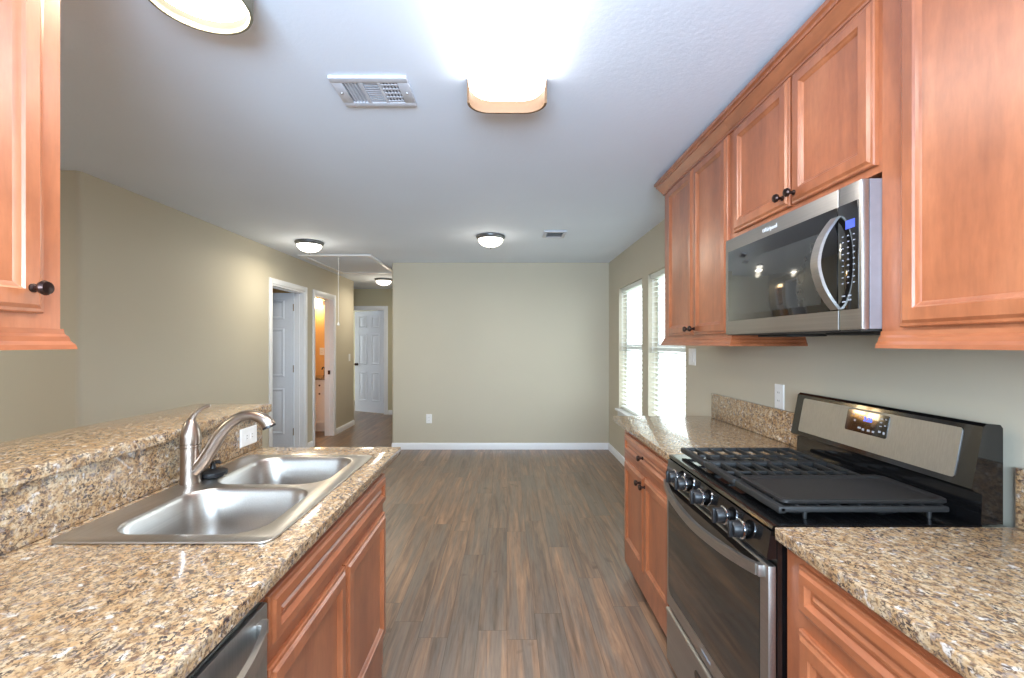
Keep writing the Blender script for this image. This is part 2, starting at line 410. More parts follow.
slab('wall_dining', M['wall'], (-5.6, -5.5, -1.35, 2.77, 0, HT), (-5.6, -4.7, 2.77, 2.89, 0, HT))
# back wall behind the camera with an opening made for the added fill lamp
slab('wall_back', M['wall'], (-5.6, -.95, -1.35, -1.2, 0, HT), (.65, 1.5, -1.35, -1.2, 0, HT), (-.95, .65, -1.35, -1.2, 0, 1.1), (-.95, .65, -1.35, -1.2, 2.14, HT))
# full-height wall carrying the left wall cabinet, then the half wall under the bar
slab('wall_cabinet', M['wall'], (-1.46, -1.31, .05, 1.003, 0, HT), (-1.31, -1.147, .05, 1.001, 0, 1.068))
struct(MB().box(-1.30, -1.146, 1.0, 2.10, 0, 1.068).build('wall_bar', M['wall'], smooth=0))

# ------------------------------------------------------------ baseboards
def baseb(name, *segs):
    b = MB()
    for ax, a0, a1, c, sg in segs:
        pts = [(0, 0), (.016, 0), (.016, .055), (.012, .07), (.007, .082), (0, .085)]
        if ax == 'x': b.prism([(c + sg * p, q) for p, q in pts], 'x', a0, a1)
        else: b.prism([(c + sg * p, q) for p, q in pts], 'y', a0, a1)
    return struct(b.build(name, M['trim'], smooth=30))
baseb('baseboard_far', ('x', XH, XR, YF, -1))
baseb('baseboard_right', ('y', 2.83, YF - .016, XR, -1))
baseb('baseboard_left', ('y', 2.8, 4.965, XL, 1), ('y', 5.915, 6.085, XL, 1), ('y', 6.905, 7.73, XL, 1))
baseb('baseboard_hall', ('x', D3[1] + .065, XH, YB, -1), ('x', -4.1, D3[0] - .065, YB, -1), ('x', -4.1, XL - .02, 7.75, 1))
baseb('baseboard_dining', ('x', -4.7, XL - .03, 2.77, -1))

# ------------------------------------------------------------ doors
def casing_y(b, x, y0, y1, sg, w=.06, t=.016):      # around an opening in a wall facing +-x
    b.box(x, x + sg * t, y0 - w, y0, 0, DZ + w, .004); b.box(x, x + sg * t, y1, y1 + w, 0, DZ + w, .004); b.box(x, x + sg * t, y0, y1, DZ, DZ + w, .004)
def leaf(parent, o, U, N, w=.80, h=2.03, knob=True):
    """six panel door leaf: o hinge bottom corner, U along the width, N out of the visible face"""
    o, U, N = Vector(o), Vector(U), Vector(N)
    b = MB(); t = .035
    rings = []
    for i, d in ((0, -t), (0, 0)): rings.append([o + U * a + Vector(Z) * c + N * d for a, c in ((0, 0), (w, 0), (w, h), (0, h))])
    b.loops(rings)
    st = .11; pw = (w - 3 * st) / 2
    for u0 in (st, 2 * st + pw):
        for z0, z1 in ((.22, .80), (.95, 1.56), (1.68, 1.92)):
            b.panel(o + U * u0 + Vector(Z) * z0 + N * .0003, U, Z, N, pw, z1 - z0, [(0, 0), (.008, .010), (.020, .010), (.036, .001), (.065, .010)])
    lf = b.build('door_leaf', M['door'], parent, 25)
    h_ = MB()
    for z in (.25, 1.05, 1.83):
        c = o + Vector((0, 0, z)) - U * .004
        h_.lathe([(.007, -.045), (.007, .045)], c + N * .004, 'z', 10)
    h_.build('hinge', M['nickel'], parent)
    if knob:
        k = o + U * (w - .065) + Vector((0, 0, .95)); ax = N.normalized()
        kb = MB(); kb.lathe([(.03, 0), (.03, .006), (.011, .012), (.011, .03), (.026, .042), (.028, .055), (.018, .066), (.001, .068)], (0, 0, 0), 'z', 20)
        q = Vector((0, 0, 1)).rotation_difference(ax).to_matrix().to_4x4(); kb.bm.transform(Matrix.Translation(k) @ q)
        kb.build('door_knob', M['bronze'], parent)
    return lf
def jamb_y(b, y0, y1, x0, x1):
    b.box(x0, x1, y0, y0 + .02, 0, DZ - .02); b.box(x0, x1, y1 - .02, y1, 0, DZ - .02); b.box(x0, x1, y0, y1, DZ - .02, DZ)
d = sthing('door_1', (XL, D1[1], 0)); b = MB(); casing_y(b, XL, D1[0], D1[1], 1); b.build('casing', M['trim'], d)
b = MB(); jamb_y(b, D1[0], D1[1], XL - .13, XL + .002); b.box(XL - .085, XL - .05, D1[1] - .032, D1[1] - .02, 0, DZ - .02); b.box(XL - .085, XL - .05, D1[0], D1[1], DZ - .032, DZ - .02); b.build('jamb', M['trim'], d)
leaf(d, (XL - .115, D1[1] - .06, .012), Vector((-1, -.03, 0)).normalized(), Vector((.03, -1, 0)).normalized(), h=2.015)
d = sthing('door_2', (XL, D2[1], 0)); b = MB(); casing_y(b, XL, D2[0], D2[1], 1); b.build('casing', M['trim'], d)
b = MB(); jamb_y(b, D2[0], D2[1], XL - .13, XL + .002); b.box(XL - .085, XL - .05, D2[1] - .032, D2[1] - .02, 0, DZ - .02); b.build('jamb', M['trim'], d)
MB().box(XL - .075, XL - .04, D2[1] - .0345, D2[1] - .0315, .92, .98).build('strike_plate', M['bronze'], d)
d = sthing('door_3', (D3[1], YB, 0)); b = MB()
b.box(D3[0] - .06, D3[0], YB - .016, YB, 0, DZ + .06, .004); b.box(D3[1], D3[1] + .06, YB - .016, YB, 0, DZ + .06, .004); b.box(D3[0], D3[1], YB - .016, YB, DZ, DZ + .06, .004)
b.build('casing', M['trim'], d)
b = MB(); b.box(D3[0], D3[0] + .02, YB - .002, YB + .125, 0, DZ - .02); b.box(D3[1] - .02, D3[1], YB - .002, YB + .125, 0, DZ - .02); b.box(D3[0], D3[1], YB - .002, YB + .125, DZ - .02, DZ)
b.build('jamb', M['trim'], d)
a = math.radians(26)
leaf(d, (D3[1] - .03, YB + .05, .012), (-math.cos(a), math.sin(a), 0), (-math.sin(a), -math.cos(a), 0), .76, 2.015)

# ------------------------------------------------------------ windows, sills, blinds
def window(n, y0, y1):
    w = sthing('window_%d' % n, (XR + .09, (y0 + y1) / 2, WZ0)); x0, x1 = XR + .085, XR + .135
    b = MB(); fw = .045; zm = 1.345
    b.box(x0, x1, y0, y0 + fw, WZ0, WZ1); b.box(x0, x1, y1 - fw, y1, WZ0, WZ1); b.box(x0, x1, y0 + fw, y1 - fw, WZ1 - fw, WZ1); b.box(x0, x1, y0 + fw, y1 - fw, WZ0, WZ0 + fw)
    b.box(x0 - .01, x1 - .01, y0 + fw, y1 - fw, zm - .03, zm + .03)
    b.build('window_frame', M['trim'], w)
    MB().box(x0 + .022, x0 + .028, y0 + fw, y1 - fw, WZ0 + fw, zm - .03).build('pane', M['glass'], w, 0)
    MB().box(x0 + .032, x0 + .038, y0 + fw, y1 - fw, zm + .03, WZ1 - fw).build('pane', M['glass'], w, 0)
    MB().box(XR - .045, XR + .085, y0 - .035, y1 + .035, WZ0 - .012, WZ0 + .012, .005).build('window_sill', M['trim'], w)
    MB().box(XR - .014, XR, y0 - .02, y1 + .02, WZ0 - .08, WZ0 - .012, .004).build('apron', M['trim'], w)
window(1, *W1); window(2, *W2)
def blind(y0, y1, label):
    t = thing('window_blind', label, 'blind', (XR + .04, (y0 + y1) / 2, WZ0), 'white horizontal blinds in the two windows')
    y0 += .012; y1 -= .012; x = XR + .045
    MB().box(x - .03, x + .03, y0, y1, WZ1 - .045, WZ1 - .002, .004).build('headrail', M['blind'], t)
    b = MB(); n = 29; zt, zb = WZ1 - .075, WZ0 + .05; tilt = .14
    for k in range(n):
        z = zt + (zb - zt) * k / (n - 1); rows = []
        for i in range(5):
            s_ = (i / 4 - .5) * .05; c = .0025 * (1 - (2 * i / 4 - 1) ** 2)
            rows.append((x + s_ * math.cos(tilt), z + s_ * math.sin(tilt) + c))
        pts = rows + [(p, q - .002) for p, q in rows[::-1]]
        b.prism(pts, 'y', y0, y1)
    b.build('slats', M['blind'], t)
    MB().box(x - .026, x + .026, y0, y1, WZ0 + .014, WZ0 + .032, .004).build('bottom_rail', M['blind'], t)
    c = MB()
    for yy in (y0 + .12, (y0 + y1) / 2, y1 - .12):
        for dx in (-.027, .027): c.tube([(x + dx, yy, WZ0 + .03), (x + dx, yy, WZ1 - .05)], .0012, 6)
    c.build('ladder_cord', M['plastic'], t)
    MB().tube([(x - .036, y1 - .10, WZ1 - .06), (x - .037, y1 - .10, 1.30)], .004, 8).build('tilt_wand', M['plastic'], t)
    return t
blind(*W1, 'white slatted window blind in the window nearer the far wall')
blind(*W2, 'white slatted window blind in the window nearer the wall cabinets')
w = sthing('window_3', (-.15, -1.27, 1.1)); b = MB()  # made-up window frame, out of view, around the added fill lamp
b.box(-.95, -.90, -1.31, -1.25, 1.1, 2.14); b.box(.60, .65, -1.31, -1.25, 1.1, 2.14); b.box(-.9, .6, -1.31, -1.25, 1.1, 1.15); b.box(-.9, .6, -1.31, -1.25, 2.09, 2.14); b.box(-.175, -.125, -1.31, -1.25, 1.15, 2.09)
b.build('window_frame', M['trim'], w)
# outdoors, seen only through the blinds
struct(MB().box(1.6, 16, -4, 16, -.35, -.3).build('ground', M['lawn'], smooth=0))
fe = MB()
for k in range(70): fe.box(6.0, 6.03, -1 + k * .15, -1 + k * .15 + .14, -.3, 1.5)
tag(fe.build('fence', M['fence'], smooth=0), 'pale board fence outdoors beyond the windows', 'fence')

# ------------------------------------------------------------ cabinets
FP = [(0, 0), (0, .010), (.003, .0135), (.009, .0150), (.017, .0205), (.046, .0215), (.050, .0170), (.055, .0145), (.060, .0095), (.063, .009)]   # recessed flat panel
RP = [(0, 0), (0, .010), (.003, .0135), (.009, .0150), (.015, .0205), (.034, .0215), (.039, .0150), (.043, .0105), (.050, .0110), (.058, .0165), (.061, .017)]  # drawer front
def knob(parent, x, y, z, sg):
    b = MB(); pr = [(.009, 0), (.009, .003), (.0055, .006), (.0055, .016), (.0135, .020), (.0155, .026), (.0125, .032), (.001, .034)]
    b.lathe([(r, sg * h) for r, h in pr], (x, y, z), 'x', 18)
    return b.build('knob', M['bronze'], parent)
def front(parent, name, xf, sg, y0, y1, z0, z1, prof, mat):
    # sg = direction the face looks (+1 = +x)
    b = MB()
    b.panel((xf, y0, z0), (0, 1, 0), Z, (sg, 0, 0), y1 - y0, z1 - z0, prof)
    return b.build(name, mat, parent, 20)
def base_cabinet(label, sg, xf, xb, y0, y1, drawers, doors, zt=.882, knobs=True, dk=True):
    t = thing('base_cabinet', label, 'cabinet', ((xf + xb) / 2, (y0 + y1) / 2, 0))
    b = MB(); x0, x1 = sorted((xf, xb)); w = .018
    bx = xf - sg * .019
    b.box(xb, bx, y0, y0 + w, .06, zt); b.box(xb, bx, y1 - w, y1, .06, zt); b.box(xb, bx, y0 + w, y1 - w, .06, .08)
    b.box(xb, xb + sg * .012, y0 + w, y1 - w, .08, zt)
    fx = xf - sg * .019                                  # face frame
    a0, a1 = doors[0][0] + .014, doors[-1][1] - .014
    for q in ((y0, a0, .06, zt), (a1, y1, .06, zt), (a0, a1, .06, .20), (a0, a1, .68, .75), (a0, a1, .835, zt)):
        b.box(fx, xf, *q)
    b.box(fx, xf, (y0 + y1) / 2 - .03, (y0 + y1) / 2 + .03, .2, .68)
    b.build('cabinet_body', M['wood'], t)
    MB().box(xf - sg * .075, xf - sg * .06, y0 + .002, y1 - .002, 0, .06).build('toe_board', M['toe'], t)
    for a0, a1 in drawers:
        f = front(t, 'drawer_front', xf, sg, a0, a1, .735, .852, RP, M['woody'])
        if dk: knob(f, xf + sg * .020, (a0 + a1) / 2, .794, sg)
    for a0, a1, ky in doors:
        f = front(t, 'cabinet_door', xf, sg, a0, a1, .19, .695, FP, M['wood'])
        if ky is not None: knob(f, xf + sg * .021, ky, .655, sg)
    return t
XFL, XFR = -.517, .722            # face frames of the left and right base runs
sinkcab = base_cabinet('wooden base cabinet under the kitchen sink, end by the open floor', 1, XFL, -1.12, .955, 1.893, [(.965, 1.878)], [(.965, 1.418, None), (1.426, 1.878, None)], dk=False)
MB().box(XFL - .06, XFL - .005, 1.80, 1.893, 0, .058).build('toe_end_block', M['wood'], sinkcab)
base_cabinet('wooden base cabinet left of the gas range, wide drawer over two doors', -1, XFR, XR - .002, 1.945, 2.79, [(1.965, 2.735)], [(1.965, 2.345, 2.315), (2.353, 2.735, 2.39)])
base_cabinet('wooden base cabinet nearest the camera on the right, under granite', -1, XFR, XR - .002, .30, 1.172, [(.33, 1.108)], [(.33, .715, .69), (.723, 1.108, .75)])

def crown(sg, xf, y0, y1, zt, ret0=False, ret1=False, xb=0):
    b = MB(); pts = [(0, -.085), (.009, -.085), (.009, -.076), (.014, -.072), (.018, -.062), (.033, -.042), (.037, -.032), (.043, -.032), (.043, -.020), (.052, -.015), (.052, 0), (0, 0)]
    e0 = .052 if ret0 else 0; e1 = .052 if ret1 else 0
    r0 = []; r1 = []
    for p, q in pts:
        r0.append((xf + sg * p, y0 - (p if ret0 else 0), zt + q)); r1.append((xf + sg * p, y1 + (p if ret1 else 0), zt + q))
    b.loops([r0, r1])
    for flag, y, s in ((ret0, y0, -1), (ret1, y1, 1)):
        if flag:
            b.loops([[(xf + sg * p, y + s * p, zt + q) for p, q in pts], [(xb, y + s * p, zt + q) for p, q in pts]])
    return b
def rail(sg, xf, y0, y1, zb, ret0, ret1, xb):
    b = MB(); pts = [(-.02, .045), (.004, .045), (.005, .034), (.010, .028), (.012, .018), (.018, .010), (.020, 0), (-.02, 0)]
    r0 = [(xf + sg * p, y0 - (p if ret0 else 0), zb + q) for p, q in pts]; r1 = [(xf + sg * p, y1 + (p if ret1 else 0), zb + q) for p, q in pts]
    b.loops([r0, r1])
    for flag, y, s in ((ret0, y0, -1), (ret1, y1, 1)):
        if flag: b.loops([[(xf + sg * p, y + s * p, zb + q) for p, q in pts], [(xb, y + s * p, zb + q) for p, q in pts]])
    return b
def wall_cabinet(label, sg, xf, xb, y0, y1, z0, z1, doors, kn, rails=None, crowns=(False, False)):
    t = thing('wall_cabinet', label, 'cabinet', ((xf + xb) / 2, (y0 + y1) / 2, z0))
    b = MB(); x0, x1 = sorted((xf, xb)); w = .018
    bx = xf - sg * .019
    b.box(xb, bx, y0, y0 + w, z0, z1); b.box(xb, bx, y1 - w, y1, z0, z1); b.box(xb, bx, y0 + w, y1 - w, z0 + .012, z0 + .028); b.box(xb, bx, y0 + w, y1 - w, z1 - .02, z1)
    b.box(xb, xb + sg * .008, y0 + w, y1 - w, z0, z1)
    fx = xf - sg * .019; zd0 = doors[0][2]; zd1 = doors[0][3]
    a0, a1 = doors[0][0] + .014, doors[-1][1] - .014
    for q in ((y0, a0, z0, z1), (a1, y1, z0, z1), (a0, a1, z0, zd0 + .02), (a0, a1, zd1 - .02, z1)): b.box(fx, xf, *q)
    if len(doors) > 1: ym = (doors[0][1] + doors[1][0]) / 2; b.box(fx, xf, ym - .03, ym + .03, zd0 + .02, zd1 - .02)
    b.build('cabinet_body', M['wood'], t)
    for (a0, a1, c0, c1), (ky, kz) in zip(doors, kn):
        f = front(t, 'cabinet_door', xf, sg, a0, a1, c0, c1, FP, M['wood']); knob(f, xf + sg * .021, ky, kz, sg)
    crown(sg, xf, y0, y1, 2.416, crowns[0], crowns[1], xb).build('crown_molding', M['woody'], t, 25)
    if rails is not None: rail(sg, xf, y0, y1, z0 - .044, rails[0], rails[1], xb).build('light_rail', M['woody'], t, 25)
    return t
XU = 1.006
wall_cabinet('two-door wooden wall cabinet left of the microwave, next to the windows', -1, XU, XR - .002, 2.035, 2.90, 1.42, 2.416,
             [(2.052, 2.424, 1.432, 2.326), (2.432, 2.812, 1.432, 2.326)], [(2.394, 1.465), (2.462, 1.465)], (True, True), (False, True))
wall_cabinet('short two-door wooden wall cabinet above the microwave', -1, XU, XR - .002, 1.2205, 2.0345, 1.85, 2.416,
             [(1.232, 1.588, 1.872, 2.326), (1.600, 1.995, 1.872, 2.326)], [(1.562, 1.907), (1.626, 1.907)])
wall_cabinet('wooden wall cabinet at the right, nearest the camera, right of the microwave', -1, XU, XR - .002, .36, 1.220, 1.42, 2.416,
             [(.40, .765, 1.43, 2.326), (.775, 1.153, 1.43, 2.326)], [(.735, 1.465), (.805, 1.465)], (True, False))
wall_cabinet('wooden wall cabinet at the upper left with one bronze knob showing', 1, -.985, -1.308, .16, 1.003, 1.42, 2.416,
             [(.20, .57, 1.452, 2.326), (.578, .957, 1.452, 2.326)], [(.54, 1.50), (.925, 1.502)], (True, True), (True, True))

# ------------------------------------------------------------ granite
t = thing('countertop', 'long speckled tan granite countertop around the steel sink', 'countertop', (-.8, 1.1, .883))
sheet([rrect(-1.144, -.485, .12, 2.08, .004, 2), rrect(-1.065, -.59, 1.10, 1.88, .05)[::-1]], .883, .915, 'slab', M['granite'], t)
MB().box(-1.146, -1.127, .125, 2.098, .9155, 1.0685, .002).build('backsplash', M['granite'], t)
t = thing('bar_top', 'raised granite bar ledge behind the faucet on the half wall', 'bar ledge', (-1.28, 1.57, 1.0695))
sheet([[(-1.10, 1.003)] + rrect(-1.46, -1.10, 1.2, 2.15, .03)[0:9] + rrect(-1.46, -1.10, 1.2, 2.15, .03)[9:18] + [(-1.46, 1.003)]], 1.0695, 1.104, 'slab', M['granite'], t)
t = thing('countertop', 'granite countertop left of the gas range, reflecting the windows', 'countertop', (1, 2.45, .883))
sheet([rrect(.69, XR - .002, 1.943, 2.965, .006, 3)], .883, .915, 'slab', M['granite'], t)
MB().box(XR - .022, XR - .002, 1.943, 2.925, .9155, 1.068, .002).build('backsplash', M['granite'], t)
t = thing('countertop', 'granite countertop right of the gas range, nearest the camera', 'countertop', (1, .7, .883))
sheet([rrect(.69, XR - .002, .25, 1.176, .006, 3)], .883, .915, 'slab', M['granite'], t)
MB().box(XR - .022, XR - .002, .25, 1.176, .9155, 1.068, .002).build('backsplash', M['granite'], t)

# ------------------------------------------------------------ sink, faucet, stopper
t = thing('kitchen_sink', 'double bowl stainless steel sink set in the granite countertop', 'sink', (-.83, 1.49, .915))
SX0, SX1, SY0, SY1 = -1.092, -.558, 1.071, 1.910
bowls = [(-1.0, -.615, 1.115, 1.470), (-1.0, -.615, 1.512, 1.868)]
sheet([rrect(SX0, SX1, SY0, SY1, .03)] + [rrect(*q, .085, 10)[::-1] for q in bowls], .9155, .9215, 'rim', M['sink'], t, .0025)
for q in bowls:
    rings = []
    for ins, dz, r in ((-.004, .005, .087), (-.0005, .004, .085), (.002, -.001, .083), (.006, -.012, .08), (.014, -.10, .076), (.022, -.155, .07), (.04, -.178, .06), (.075, -.186, .045), (.13, -.188, .03)):
        rings.append([(x, y, .9165 + dz) for x, y in rrect(q[0] + ins, q[1] - ins, q[2] + ins, q[3] - ins, r, 10)])
    bw = MB().loops(rings, False, True).build('bowl', M['sink'], t, 60)
    cx, cy = (q[0] + q[1]) / 2, (q[2] + q[3]) / 2
    MB().lathe([(.045, 0), (.045, .003), (.036, .003), (.030, -.002), (.002, -.002)], (cx, cy, .7295), 'z', 24).build('drain', M['chrome'], bw)

t = thing('faucet', 'brushed nickel single lever faucet standing on the sink deck', 'faucet', (-1.060, 1.525, .9215))
FX, FY = -1.060, 1.525
b = MB(); b.lathe([(.0315, .9217), (.0315, .926), (.0310, .930), (.0300, .945), (.0300, 1.02), (.0305, 1.040), (.0305, 1.0425), (.0285, 1.043), (.0285, 1.0445), (.0318, 1.045), (.0318, 1.0515), (.0285, 1.052), (.0285, 1.053)], (FX, FY, 0), 'z', 32); b.build('body', M['nickel'], t, 30)
b = MB(); b.lathe([(.0275, 1.0532), (.0305, 1.054), (.0310, 1.060), (.0308, 1.075), (.0285, 1.092), (.0245, 1.107), (.0190, 1.120), (.0140, 1.130), (.0080, 1.136), (.001, 1.138)], (FX, FY, 0), 'z', 36)
pth = smooth_path([(FX - .004, FY, 1.110), (FX + .001, FY, 1.130), (FX + .010, FY, 1.147), (FX + .023, FY, 1.161), (FX + .040, FY, 1.172), (FX + .056, FY, 1.178), (FX + .066, FY, 1.180)], 3)
nn = len(pth); b.tube(pth, [.010 * (1 - k / nn) ** 2 + .0040 for k in range(nn)], 16, 1.15, .75); b.build('lever_handle', M['nickel'], t, 40)
b = MB()
sp = [(FX + .010, FY, .962), (FX + .040, FY, .990), (FX + .072, FY, 1.040), (FX + .100, FY, 1.086), (FX + .130, FY, 1.118), (FX + .162, FY, 1.140), (FX + .194, FY, 1.148), (FX + .222, FY, 1.144), (FX + .244, FY, 1.134), (FX + .257, FY, 1.121), (FX + .262, FY, 1.112)]
sp = smooth_path(sp, 4); n = len(sp)
b.tube(sp, [.024 - .007 * min(1, 2.4 * i / n) + .0065 * max(0, (i / n - .66) / .34) for i in range(n)], 18); b.build('spout', M['nickel'], t, 50)
b = MB(); dr = (sp[-1] - sp[-3]).normalized(); b.tube([sp[-1], sp[-1] + dr * .006], .0215, 18); b.build('spray_face', M['rubber'], t)

t = thing('sink_stopper', 'black rubber drain stopper lying on the sink deck by the faucet', 'stopper', (-1.034, 1.60, .9215))
b = MB(); b.lathe([(.034, .9217), (.043, .926), (.046, .934), (.046, .940), (.036, .945), (.016, .948), (.010, .950)], (-1.034, 1.60, 0), 'z', 28); b.build('plug', M['rubber'], t)
b = MB(); b.lathe([(.010, .950), (.008, .962), (.008, .968)], (-1.034, 1.60, 0), 'z', 14)
for k in range(3): a = k * PI / 3 + .2; c, s_ = math.cos(a), math.sin(a); b.tube([(-1.034 - c * .026, 1.60 - s_ * .026, .969), (-1.034, 1.6, .971), (-1.034 + c * .026, 1.60 + s_ * .026, .969)], [.0045, .006, .0045], 8)
b.build('star_grip', M['rubber'], t)

# ------------------------------------------------------------ dishwasher
t = thing('dishwasher', 'stainless dishwasher under the granite next to the sink cabinet', 'dishwasher', (-.8, .65, 0))
b = MB(); b.box(-1.10, -.520, .345, .948, .06, .878); b.build('tub', M['slot'], t)
MB().box(-.520, -.503, .347, .946, .855, .880, .002).build('control_strip', M['blackgloss'], t)
MB().box(-.520, -.497, .347, .946, .115, .853, .004).build('door', M['steelz'], t)
MB().box(-.58, -.565, .36, .935, 0, .10).build('kick_plate', M['blackgloss'], t)
pth = smooth_path([(-.490, .915, .815), (-.472, .88, .812), (-.452, .78, .808), (-.446, .647, .806), (-.452, .51, .808), (-.472, .41, .812), (-.490, .375, .815)], 5)
b = MB(); b.ribbon(pth, .006, .017, (1, 0, 0), (0, 0, 1)); b.box(-.499, -.484, .902, .926, .800, .830, .003); b.box(-.499, -.484, .364, .388, .800, .830, .003); b.build('handle', M['steel'], t, 40)

# ------------------------------------------------------------ gas range
RY0, RY1 = 1.183, 1.937
t = thing('gas_range', 'black and stainless gas range between the granite counters', 'range', (1.0, 1.56, 0))
b = MB(); b.box(.703, 1.29, RY0, RY1, .06, .902); b.build('body', M['blackgloss'], t)
for x in (.76, 1.25):
    for y in (RY0 + .05, RY1 - .05): MB().lathe([(.018, 0), (.018, .06)], (x, y, 0), 'z', 12).build('foot', M['rubber'], t)
b = MB(); b.prism([(.688, .906), (.692, .914), (.70, .916), (1.235, .916), (1.235, .903), (.69, .903)], 'y', RY0, RY1); b.build('cooktop', M['blackgloss'], t, 30)
b = MB(); b.prism([(.688, .899), (.703, .902), (.72, .902), (.72, .826), (.678, .826), (.677, .835)], 'y', RY0 + .002, RY1 - .002); cp = b.build('control_panel', M['blackgloss'], t, 20)
for y in (1.812, 1.722, 1.574, 1.406, 1.304):
    k = MB(); k.lathe([(.018, .012), (.018, 0), (.027, 0), (.027, -.004), (.0235, -.006), (.0225, -.026), (.020, -.029), (.001, -.029)], (.671, y, .858), 'x', 28); k.box(.634, .646, y - .006, y + .006, .835, .881, .002)
    k_ = k.build('knob', M['rubber'], t, 40)
    r = MB(); r.lathe([(.0285, .0), (.0285, -.003), (.025, -.0045), (.0245, 0)], (.670, y, .858), 'x', 28); r.build('chrome_collar', M['chrome'], k_, 40)
# oven door
b = MB(); b.box(.680, .701, RY0 + .001, RY1 - .001, .286, .808, .003); dr_ = b.build('oven_door', M['steel'], t)
pts = rrect(RY0 + .040, RY1 - .024, .345, .9, .035, 6); pts = [(y, min(z, .803)) for y, z in pts]
seen = []; [seen.append(p) for p in pts if p not in seen]
b = MB(); b.loops([[(.681, y, z) for y, z in seen], [(.6785, y, z) for y, z in seen]]); b.build('oven_glass', M['blackglass'], dr_, 20)
q = smooth_path([(.672, RY1 - .004, .797), (.662, RY1 - .06, .788), (.647, RY1 - .17, .775), (.636, (RY0 + RY1) / 2, .768), (.645, RY0 + .20, .773), (.658, RY0 + .09, .781), (.668, RY0 + .03, .787)], 6)
b = MB(); b.ribbon(q, .007, .015, (1, 0, 0), (0, 0, 1)); b.box(.668, .681, RY1 - .02, RY1 - .002, .78, .807, .002); b.box(.664, .681, RY0 + .018, RY0 + .04, .772, .803, .002); b.build('oven_handle', M['steel'], dr_, 40)
lettering('Whirlpool', .016, facing((-1, 0, 0), (0, -1, 0), Z, (.6797, 1.555, .316)), 'logo', M['mark'], dr_)
b = MB(); b.prism([(.703, .055), (.680, .055), (.680, .250), (.676, .258), (.676, .264), (.681, .269), (.703, .269)], 'y', RY0 + .001, RY1 - .001); dw = b.build('storage_drawer', M['steel'], t, 50)
b = MB(); b.loops([[(.681, y, z) for y, z in rrect(1.47, 1.65, .175, .215, .0195, 6)], [(.6785, y, z) for y, z in rrect(1.472, 1.648, .177, .213, .0175, 6)]]); bd = b.build('badge', M['blackgloss'], dw)
# burners and grates
for x, y in ((.83, 1.81), (1.08, 1.81), (.95, 1.56), (.83, 1.33), (1.08, 1.33)):
    b = MB(); b.lathe([(.052, .9162), (.050, .922), (.038, .926), (.036, .928)], (x, y, 0), 'z', 28); bu = b.build('burner_base', M['alu'], t)
    b = MB(); b.lathe([(.036, .928), (.036, .934), (.030, .937), (.001, .937)], (x, y, 0), 'z', 28); b.build('burner_cap', M['iron'], bu)
def grate(y0, y1):
    b = MB(); x0, x1, z0, z1, w = .734, 1.190, .934, .950, .013
    for q in ((x0, x1, y0, y0 + w), (x0, x1, y1 - w, y1), (x1 - w, x1, y0 + w, y1 - w)): b.box(*q, z0, z1, .004)
    b.box(x0 - .004, x0 + w + .006, y0, y1, z0 - .004, z1 + .001, .006)
    n = 8
    for k in range(1, n): x = x0 + (x1 - x0) * k / n; b.box(x - .005, x + .005, y0 + w, y1 - w, z0 + .002, z1, .003)
    ym = (y0 + y1) / 2; b.box(x0 + w, x1 - w, ym - .005, ym + .005, z0 + .001, z1 - .004, .003)
    for x in (x0 + .07, x1 - .05):
        for y in (y0 + .007, y1 - .007): b.lathe([(.0045, .9165), (.006, z0 + .002)], (x, y, 0), 'z', 10)
    b.build('burner_grate', M['iron'], t, 35)
grate(1.222, 1.463); grate(1.467, 1.690); grate(1.694, 1.918)
# backguard
def bgx(z): return 1.208 + (z - 1.01) / (1.168 - 1.01) * .030
b = MB(); b.prism([(1.232, .917), (1.290, .917), (1.290, 1.168), (1.283, 1.177), (bgx(1.172) + .01, 1.180), (bgx(1.172), 1.172), (bgx(1.01), 1.01), (1.216, 1.004), (1.236, .995)], 'y', RY0, RY1); bk = b.build('backguard', M['blackgloss'], t, 25)
n_ = Vector((-1, 0, .19)).normalized(); v_ = Vector((.19, 0, 1)).normalized()
def bg(y0, y1, z0, z1, d0, d1, r, name, mat, par):
    ring = rrect(y0, y1, z0, z1, r, 5); b = MB()
    b.loops([[Vector((bgx(z), y, z)) + n_ * d0 for y, z in ring], [Vector((bgx(z), y, z)) + n_ * d1 for y, z in ring]])
    return b.build(name, mat, par, 25)
bg(1.232, 1.890, 1.026, 1.160, .0, .0025, .008, 'steel_panel', M['steelz'], bk)
dsp = bg(1.463, 1.640, 1.080, 1.153, .002, .005, .006, 'clock_panel', M['blackglass'], bk)
dsp2 = facing(n_, (0, -1, 0), v_, Vector((bgx(1.128), 1.545, 1.128)) + n_ * .0056)
lettering('3:26', .022, dsp2, 'clock_digits', M['ledblue'], bk)
b = MB()
for y, z, w, h in ((1.61, 1.138, .010, .004), (1.60, 1.118, .008, .006), (1.578, 1.133, .010, .003), (1.575, 1.096, .014, .006), (1.558, 1.093, .010, .007), (1.535, 1.093, .012, .007), (1.515, 1.093, .010, .006), (1.490, 1.140, .010, .003), (1.490, 1.128, .010, .003), (1.490, 1.116, .010, .003), (1.490, 1.098, .010, .006), (1.473, 1.140, .007, .003), (1.473, 1.120, .007, .004), (1.473, 1.096, .008, .008)):
    p = Vector((bgx(z), y, z)) + n_ * .0052
    b.loops([[p + Vector((0, a * w / 2, 0)) + v_ * (c * h / 2) for a, c in ((-1, -1), (1, -1), (1, 1), (-1, 1))]], True, False)
b.build('key_marks', M['mark'], bk, 0)

